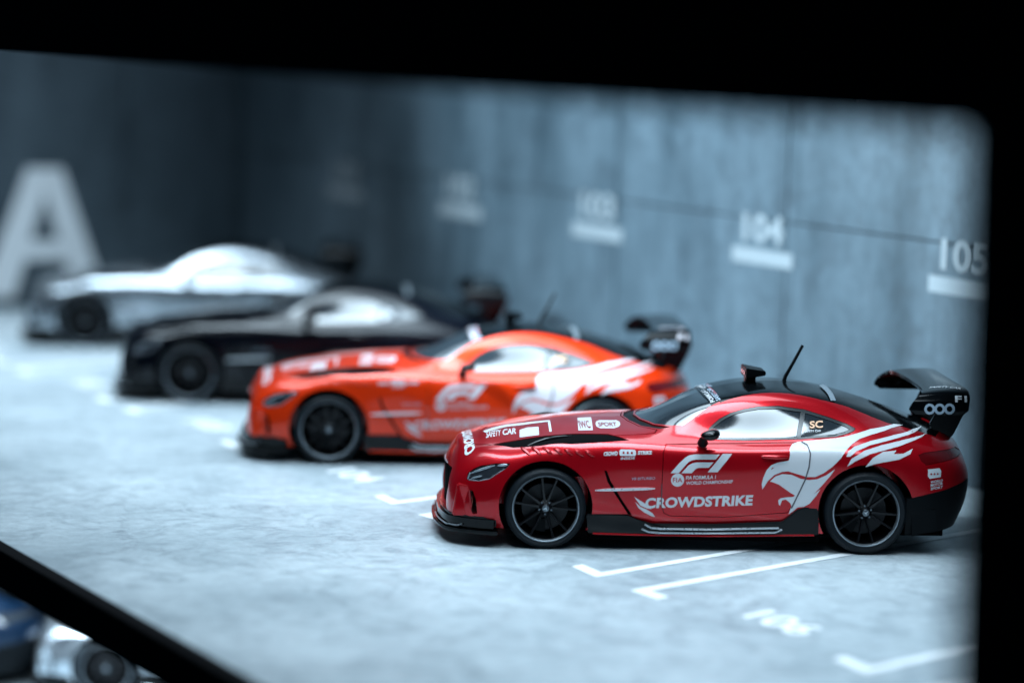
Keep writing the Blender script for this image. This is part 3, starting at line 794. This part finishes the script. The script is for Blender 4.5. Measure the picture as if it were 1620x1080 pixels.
for sg in (-1, 1):
    SD = [at_y(*p, .42) for p in ((1459,612),(1451,628),(1439,648),(1443,657))] + [at_y(*p, -.42) for p in ((1495,700),(1508,686),(1524,655),(1530,636))]
    me = prism(SD, 'y', *sorted((sg * .40, sg * .445))); bm = bmesh.new(); bm.from_mesh(me)
    bmesh.ops.bevel(bm, geom=[e for e in bm.edges if len(e.link_faces) == 2 and e.calc_face_angle(0) > .6], offset=.008, segments=2, affect='EDGES')
    part('wstd%d' % sg, 'wing_stand', bm_mesh(bm, 'wing_stand', True), 'gloss_black')
WING = wing()
part('wing', 'rear_wing', WING, 'gloss_black')
_bm = bmesh.new(); _bm.from_mesh(WING); BVHW = BVHTree.FromBMesh(_bm); _bm.free()
def wdecal(name, bm, off=.003, axis='y'):
    gridcut(bm, .03); project(bm, axis, off, BVHW); return bm_mesh(bm, name, True, 60)
def annulus(c, r0, r1, n=24):
    out = []
    for i in range(n):
        a, b = 2 * math.pi * i / n, 2 * math.pi * (i + 1) / n
        out.append([(c[0] + r0 * math.cos(a), c[1] + r0 * math.sin(a)), (c[0] + r1 * math.cos(a), c[1] + r1 * math.sin(a)), (c[0] + r1 * math.cos(b), c[1] + r1 * math.sin(b)), (c[0] + r0 * math.cos(b), c[1] + r0 * math.sin(b))])
    return out
wc = at_y(1486, 650, -.82); wc = (wc[0], wc[1] + .018)
part('wr', 'wing_emblem', wdecal('wing_emblem', polys_bm([q for k in (-1, 0, 1) for q in annulus((wc[0] + k * .082, wc[1] + k * .002), .024, .045)])), 'grey_print', 'wing', None, D)
wa, wb_ = at_y(1462, 598, -.70), at_y(1512, 622, -.78)
part('wt', 'wing_lettering', wdecal('wing_lettering', text_bm('SAFETY CAR', (3.18, -.60), (3.42, -.72), .06, None, .02), .003, 'z'), 'white', 'wing', None, D)
part('wt2', 'wing_lettering', wdecal('wing_lettering', text_bm('F1', (3.36, 1.255), (3.46, 1.255), .05, None, .03), .003, 'y'), 'white', 'wing', None, D)

# bright strip across the near corner of the rear window
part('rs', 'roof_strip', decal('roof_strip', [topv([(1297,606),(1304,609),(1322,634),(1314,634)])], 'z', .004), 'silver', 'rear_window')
# deck lid louvre strips behind the rear window
for sg in (-1, 1):
    part('dl%d' % sg, 'deck_strip', plate('deck_strip', [(2.78, sg * .30), (3.02, sg * .28), (3.02, sg * .40), (2.80, sg * .42)][::sg], 1.02, 1.045, .006), 'satin_black', 'rear_window')

# roof light pod and aerial
px_, pz_ = at_y(1192, 587, 0.0)
bm = bmesh.new(); bmesh.ops.create_cube(bm, size=1)
bmesh.ops.subdivide_edges(bm, edges=bm.edges[:], cuts=3, use_grid_fill=True)
for v in bm.verts:
    tx = v.co.x + .5
    v.co = Vector((px_ - .085 + tx * .175, v.co.y * .34 * (1 - .3 * tx), pz_ + v.co.z * (.088 - .050 * tx) - .004 * tx))
bmesh.ops.bevel(bm, geom=[e for e in bm.edges if e.calc_face_angle(0) > .5], offset=.006, segments=2, affect='EDGES')
part('pod', 'roof_light_pod', bm_mesh(bm, 'roof_light_pod', True, 35), 'satin_black', None, None, 'roof')
part('pods', 'pod_stalk', box_mesh('pod_stalk', px_ - .075, px_ + .015, -.06, .06, pz_ - .14, pz_ - .02, .012), 'satin_black', 'pod', None, 'roof')
for k in range(4):
    part('podl%d' % k, 'pod_lamp', box_mesh('pod_lamp', px_ - .092, px_ - .082, -.12 + k * .065, -.07 + k * .065, pz_ - .02, pz_ + .02, .003), 'lens_dark', 'pod', None, 'roof')
a0, a1 = at_y(1240, 601, 0.0), at_y(1270, 546, 0.0)
part('ant', 'aerial', tube('aerial', [(a0[0], 0, a0[1] - .02), (a0[0] + .012, 0, a0[1] + .03), ((a0[0] + a1[0]) / 2, 0, (a0[1] + a1[1]) / 2), (a1[0], 0, a1[1])], [.018, .016, .014, .013], 10), 'satin_black', None, None, 'roof')
part('antb', 'aerial_base', box_mesh('aerial_base', a0[0] - .055, a0[0] + .03, -.03, .03, a0[1] - .07, a0[1] - .005, .01), 'satin_black', 'ant', None, 'roof')

# --- wheels (axis y, outer face towards -y)
def wheel_meshes(R, rr, wd):
    t = lathe('tyre', [(rr, -wd * .42), (rr + .012, -wd * .50), (R * .90, -wd * .53), (R * .965, -wd * .47), (R * .993, -wd * .36), (R, -wd * .2), (R, wd * .3), (R * .97, wd * .45), (rr, wd * .45), (rr, -wd * .42)], 96)
    ring = lathe('rim_ring', [(rr - .012, -wd * .37), (rr - .009, -wd * .47), (rr - .001, -wd * .505), (rr + .006, -wd * .50), (rr + .007, -wd * .40), (rr - .012, -wd * .37)], 96)
    barrel = lathe('barrel', [(rr - .012, -wd * .40), (rr - .03, -wd * .1), (rr - .04, wd * .3), (.02, wd * .3), (.0, wd * .3)], 64)
    disc = lathe('brake_disc', [(.0, -wd * .02), (.19, -wd * .02), (.195, .0), (.19, wd * .06), (.0, wd * .06)], 48)
    hub = lathe('hub', [(.0, -wd * .43), (.030, -wd * .43), (.036, -wd * .41), (.045, -wd * .33), (.062, -wd * .28), (.066, 0), (0, 0)], 40)
    cap = lathe('hub_cap', [(.0, -wd * .445), (.024, -wd * .445), (.028, -wd * .437), (.028, -wd * .42), (0, -wd * .42)], 32)
    # one spoke pointing +z
    a = [(-.011, .05), (.011, .05), (.0075, .13), (.0065, rr - .012), (-.0065, rr - .012), (-.0075, .13)]
    yf = [-wd * .31, -wd * .31, -wd * .36, -wd * .455, -wd * .455, -wd * .36]
    v = [(x, y, z) for (x, z), y in zip(a, yf)] + [(x * 1.5, y + .035, z) for (x, z), y in zip(a, yf)]
    f = [(0, 1, 2, 5), (5, 2, 3, 4), (0, 6, 7, 1), (1, 7, 8, 2), (2, 8, 9, 3), (3, 9, 10, 4), (4, 10, 11, 5), (5, 11, 6, 0)]
    bm = bmesh.new(); vs = [bm.verts.new(p) for p in v]
    for q in f: bm.faces.new([vs[i] for i in q])
    bmesh.ops.recalc_face_normals(bm, faces=bm.faces)
    bmesh.ops.bevel(bm, geom=[e for e in bm.edges if len(e.link_faces) == 2 and e.calc_face_angle(0) > .6], offset=.003, segments=2, affect='EDGES')
    spoke = bm_mesh(bm, 'spoke', True, 35)
    cal = [(.10 * math.cos(x), .10 * math.sin(x)) for x in np.linspace(-2.2, -1.2, 8)] + [(.205 * math.cos(x), .205 * math.sin(x)) for x in np.linspace(-1.2, -2.2, 8)]
    caliper = prism(cal, 'y', -wd * .16, wd * .1)
    bolt = lathe('bolt', [(0, -wd * .345), (.008, -wd * .345), (.009, -wd * .30), (0, -wd * .30)], 10)
    return t, ring, barrel, disc, hub, cap, spoke, caliper, bolt
WH = {0: wheel_meshes(WR[0], .268, .27), 1: wheel_meshes(WR[1], .270, .31)}
STAR = []
for k in range(3):
    a = math.pi / 2 + k * 2 * math.pi / 3
    tip = (.024 * math.cos(a), .024 * math.sin(a)); l = (.005 * math.cos(a + math.pi / 3), .005 * math.sin(a + math.pi / 3)); r = (.005 * math.cos(a - math.pi / 3), .005 * math.sin(a - math.pi / 3))
    STAR.append([(0, 0), r, tip, l])
for ax in (0, 1):
    wx = WB * ax; R = WR[ax]; wd = (.27, .31)[ax]
    T, RING, BAR, DISC, HUB, CAP, SPK, CAL, BLT = WH[ax]
    bm = polys_bm(STAR)
    for v in bm.verts: v.co = Vector((v.co.x, -wd * .445 - .0012, v.co.y))
    STM = bm_mesh(bm, 'hub_star')
    for sg in (-1, 1):
        k = 'wh%d%d' % (ax, sg)
        yo = (.955, .985)[ax] - wd / 2
        base = Matrix.Translation((wx, sg * yo, R)) @ (Matrix.Identity(4) if sg < 0 else Matrix.Rotation(math.pi, 4, 'Z')) @ Matrix.Rotation(.35 + ax * .5, 4, 'Y')
        part(k, 'wheel', BAR, 'void', None, base)
        part(k + 't', 'tyre', T, 'tyre', k)
        part(k + 'r', 'rim_ring', RING, 'ring', k)
        part(k + 'd', 'brake_disc', DISC, 'disc', k)
        part(k + 'c', 'brake_caliper', CAL, 'satin_black', k)
        part(k + 'h', 'wheel_hub', HUB, 'rim', k)
        part(k + 'p', 'hub_cap', CAP, 'cap', k)
        part(k + 'e', 'hub_emblem', STM, 'silver', k)
        for q in range(10):
            part(k + 's%d' % q, 'spoke', SPK, 'rim', k, Matrix.Rotation((q + (.22 if q % 2 else 0)) * math.pi / 5, 4, 'Y'))
        for q in range(5):
            part(k + 'b%d' % q, 'wheel_bolt', BLT, 'cap', k, Matrix.Rotation(q * math.pi * .4 + .3, 4, 'Y') @ Matrix.Translation((0, 0, .052)))
# dark inner floor so no light passes under the shell
part('under2', 'underbody', box_mesh('underbody', -.55, 3.35, -.60, .60, .10, .30), 'void')
part('under', 'underbody', box_mesh('underbody', .37, 2.26, -.90, .90, .085, .20), 'void')

ALLCARS = []
def make_car(label, paintk, ground_pt, yaw, flags, z=0.0, swap={}):
    root = bpy.data.objects.new('model_car', None); COL.objects.link(root)
    root.empty_display_size = 0.2
    root['label'] = label; root['category'] = 'model car'; root['group'] = 'model coupes parked in a row on the case floor' if z == 0 else 'model coupes on the tier below'
    root.location = Vector((ground_pt.x, ground_pt.y, z)) * S; root.rotation_euler = (0, 0, yaw); root.scale = (S, S, S)
    objs = {}
    for key, name, mesh, matk, parent, mtx, flag, lab in PARTS:
        if flag != 'all' and flag not in flags: continue
        if len(mesh.materials) == 0: mesh.materials.append(None)
        o = bpy.data.objects.new(name, mesh); COL.objects.link(o)
        o.parent = root if parent is None else objs[parent]
        if mtx is not None: o.matrix_local = mtx
        mk = paintk if (matk == 'paint' or (matk == 'red' and paintk != 'red')) else matk
        mk = swap.get(mk, mk)
        o.material_slots[0].link = 'OBJECT'; o.material_slots[0].material = M[mk]
        objs[key] = o
    ALLCARS.append(root)
    return root

def car_at(px, py): 
    g = ground(px, py); return g + diry * .90
make_car("red model coupe with white bird graphics at the right end of the row", 'red', ORG, YAW, ('livery', 'roof'))
make_car("orange model coupe with pale blurred graphics parked behind the red one", 'orange', car_at(519, 733), YAW, ('livery', 'roof'), 0.0, {'white': 'white_soft'})
make_car("plain black model coupe between the orange and the silver cars", 'black_paint', car_at(299, 637), YAW, ())
make_car("plain silver model coupe farthest back beside the wall with the letter A", 'silver_paint', car_at(134, 549), YAW, ())

# ------------------------------------------------------------------ the display case
def top(o, label=None, cat=None, kind=None, group=None):
    if label: o['label'] = label
    if cat: o['category'] = cat
    if kind: o['kind'] = kind
    if group: o['group'] = group
    return o
def place(name, mesh, mk, parent=None, mtx=None):
    o = bpy.data.objects.new(name, mesh); COL.objects.link(o)
    if len(mesh.materials) == 0: mesh.materials.append(M[mk])
    if parent is None: o.scale = (S, S, S)
    else:
        o.parent = parent
        if mtx is not None: o.matrix_local = mtx
    return o
UR = -on_plane(1567, 600, Pfront, VN).dot(VX)      # right end of the opening
UR = on_plane(1567, 600, Pfront, VN).dot(VX)
URW = UR - 1.2
# box axes: local x = VX, local y = VN. A root with this rotation lets everything be written in box coordinates
BOXROT = math.atan2(VX.y, VX.x)
BOXM = Matrix.Rotation(BOXROT, 4, 'Z')
# (VX, VN) : VN must be the left normal or right normal of VX
HAND = 1 if VX.cross(VN).z > 0 else -1
def bx(name, u0, u1, n0, n1, z0, z1, bevel=0.0):
    u0, u1 = sorted((u0, u1)); n0, n1 = sorted((HAND * n0, HAND * n1))
    return box_mesh(name, u0, u1, n0, n1, z0, z1, bevel)
def boxroot(name):
    e = bpy.data.objects.new(name, None); COL.objects.link(e); e.rotation_euler = (0, 0, BOXROT); e.scale = (S, S, S); return e
def setbox(o): o.rotation_euler = (0, 0, BOXROT); return o

ZT = 7.4
floor = setbox(place('floor', bx('floor', URW, UL + .3, NF + .02, NB + .4, -.26, 0), 'floor')); top(floor, kind='structure')
# painted bay markings on the floor
L1 = ground(942, 913); PIT = None
La, Lb = ground(620, 798), ground(1371, 1065)
PITCHV = (Lb - La) * 0.5
LD = (ground(1184, 872) - ground(942, 913)).normalized()
OFF2 = ground(996, 934) - L1
FT1 = (ground(903, 896) - ground(942, 913)); FT2 = (ground(1040, 948) - ground(996, 934))
INVB = BOXM.inverted()
def strip_poly(a, b, wd):
    t = (b - a).normalized(); nv = Vector((-t.y, t.x, 0)) * wd / 2
    return [a + nv, a - nv, b - nv, b + nv]
def flat(name, polys, z):
    v = []; f = []
    for p in polys:
        o = len(v); v += [INVB @ Vector((q.x, q.y, z)) for q in p]; f.append(list(range(o, o + len(p))))
    return mesh_from(name, v, f)
for k in range(-6, 2):
    c1 = La + PITCHV * (k + 1); 
    wd = .105
    nv = FT1.normalized() * wd
    for c, ft in ((c1, FT1), (c1 + OFF2, FT2)):
        t = ft.normalized()
        ldir = LD
        polys = [[c - t * 0, c + ldir * 4.6, c + ldir * 4.6 + t * wd, c + t * wd], [c + t * wd, c + t * ft.length, c + t * ft.length + ldir * wd * 1.2, c + t * wd + ldir * wd * 1.2]]
        mkm = flat('bay_line', polys, .004)
        place('bay_line', mkm, 'mark', floor)
    # number painted in the bay
    ctr = c1 + (ground(1240, 985) - Lb)
    ex = -VX; ey = -LD if False else LD
    bmt = text_bm(str(105 + k), (-.36, -.18), (.36, -.18), .36, None, .03)
    for v in bmt.verts:
        p = ctr + ex * v.co.x + ey * v.co.y; q = INVB @ Vector((p.x, p.y, .0045)); v.co = q
    place('bay_number', bm_mesh(bmt, 'bay_number'), 'mark', floor)

# back wall: cast panels with recessed joints, numbers and bars painted on
wall = boxroot('back_wall')
top(wall, "grey concrete back wall of cast panels with white bay numbers and bars", 'wall')
bars = [(545, 312), (728, 341), (945, 366), (1210, 401), (1524, 446)]
PB = box(0, NB, 0)
W = [on_plane(px, py, PB, VN) for px, py in bars]
us = np.array([q.dot(VX) for q in W]); zs = np.array([q.z for q in W])
step, u105 = np.polyfit(np.arange(5), us, 1)     # spacing along the wall
zbar = zs.mean()
print("bar spacing", step, "z", zs, "bay pitch", PITCHV.length)
for i in range(-1, 5): pass
zj = on_plane(1400, 372, PB, VN).z
jo = (on_plane(1246, 300, PB, VN).dot(VX) - us[3])
edges = [us[3] + jo + step * k for k in range(-12, 6)]
edges = sorted([e for e in edges if URW < e < UL - .2] + [URW, UL])
place('backing', bx('backing', URW, UL + .3, NB + .05, NB + .35, 0, ZT), 'joint', wall)
g = .012
rngw = random.Random(3)
for a, b in zip(edges[:-1], edges[1:]):
    for z0, z1 in ((0.0, zj), (zj, ZT)):
        d = rngw.uniform(0, .006)
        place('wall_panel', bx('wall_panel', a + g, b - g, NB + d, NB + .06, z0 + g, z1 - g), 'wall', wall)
def wall_text(txt, u, z0, hgt, wdt):
    bmt = text_bm(txt, (-wdt / 2, 0), (wdt / 2, 0), hgt, None, .035)
    for v in bmt.verts:
        uu = u - v.co.x; v.co = Vector((uu, HAND * (NB - .006), z0 + v.co.y))
    return bm_mesh(bmt, 'wall_number')
n105 = [on_plane(1487, 418, PB, VN), on_plane(1567, 418, PB, VN)]
wid = (n105[0] - n105[1]).length
hgt = on_plane(1525, 370, PB, VN).z - on_plane(1525, 421, PB, VN).z
bw = abs(on_plane(1161, 402, PB, VN).dot(VX) - on_plane(1256, 402, PB, VN).dot(VX))
bh = on_plane(1210, 389, PB, VN).z - on_plane(1210, 413, PB, VN).z
for i in range(5):
    u = u105 + step * i
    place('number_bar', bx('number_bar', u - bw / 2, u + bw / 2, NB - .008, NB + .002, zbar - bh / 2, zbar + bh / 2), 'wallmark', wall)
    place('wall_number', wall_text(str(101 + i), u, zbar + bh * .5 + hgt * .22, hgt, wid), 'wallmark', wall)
# left end wall with the big letter
lw = boxroot('side_wall')
top(lw, "grey concrete end wall at the left with a big white letter A", 'wall')
place('backing', bx('backing', UL + .05, UL + .3, NF + .02, NB + .05, 0, ZT), 'joint', lw)
ne = [NF + .02, NF + 1.6, on_plane(196, 300, Pleft, VX).dot(VN), NB - .002]
for a, b in zip(ne[:-1], ne[1:]):
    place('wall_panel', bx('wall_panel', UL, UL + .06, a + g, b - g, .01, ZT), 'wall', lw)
Aout = [(42,266),(98,266),(168,469),(120,469),(103,411),(40,411),(22,470),(-32,470)]
Ain = [(71,308),(48,380),(92,380)]
def lwp(px, py): q = on_plane(px, py, Pleft, VX); return (q.dot(VN), q.z)
bm = bmesh.new()
for loop in (Aout, Ain):
    vs = [bm.verts.new((UL - .006, HAND * lwp(*p)[0], lwp(*p)[1])) for p in loop]
    for i in range(len(vs)): bm.edges.new((vs[i], vs[(i + 1) % len(vs)]))
bmesh.ops.triangle_fill(bm, use_beauty=True, edges=bm.edges[:])
place('wall_letter', bm_mesh(bm, 'wall_letter'), 'mark', lw)

# black frame of the case round the opening
fr = boxroot('display_frame')
top(fr, "black frame of the display case round the opening", 'frame')
ta, tb = on_plane(0, 78, Pfront, VN), on_plane(1300, 190, Pfront, VN)
def topz(u): return ta.z + (tb.z - ta.z) * (u - ta.dot(VX)) / (tb.dot(VX) - ta.dot(VX))
u0, u1 = UR - 1.5, UL + .3
T = .12
v = []
for u in (u0, u1):
    for n_ in (NF - T, NF + .02):
        v += [(u, HAND * n_, topz(u)), (u, HAND * n_, topz(u) + 2.2)]
bm = bmesh.new(); vs = [bm.verts.new(p) for p in v]
for q in ((0, 1, 3, 2), (4, 6, 7, 5), (0, 4, 5, 1), (2, 3, 7, 6), (0, 2, 6, 4), (1, 5, 7, 3)): bm.faces.new([vs[i] for i in q])
bmesh.ops.recalc_face_normals(bm, faces=bm.faces)
place('top_rail', bm_mesh(bm, 'top_rail'), 'frame', fr)
lowz = on_plane(0, 914, Pfront, VN).z
place('bottom_rail', bx('bottom_rail', UR - 1.5, UL + .3, NF - T, NF + .018, lowz, .012, .01), 'frame', fr)
post = bx('corner_post', UR, UR - 1.5, NF - T - .02, NF + .03, -6, 9, .02)
for v in post.vertices: v.co.x += .028 * (v.co.z - 1.5)      # the post leans a little
place('corner_post', post, 'frame', fr)

# ------------------------------------------------------------------ the tier below
ZL = -3.1
lf = setbox(place('lower_floor', bx('lower_floor', UR, UL + .3, NF + .02, NB + .4, ZL - .3, ZL), 'floor')); top(lf, kind='structure')
def low_at(px, py): return ground(px, py, ZL) + diry * .9
make_car("silver model coupe on the tier below, half hidden under the black rail", 'silver_paint', low_at(168, 1104), YAW, (), ZL)
make_car("dark blue model coupe at the lower left corner on the tier below", 'navy_paint', low_at(-455, 1085), YAW, (), ZL, {'lens_red': 'lens_dark'})
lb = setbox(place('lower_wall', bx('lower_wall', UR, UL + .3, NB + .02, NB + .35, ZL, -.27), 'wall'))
top(lb, "grey wall behind the cars of the tier below", 'wall')
print("tris", sum(len(me.loop_triangles) or len(me.polygons) for me in bpy.data.meshes))
for me in list(bpy.data.meshes):
    if me.users == 0: bpy.data.meshes.remove(me)
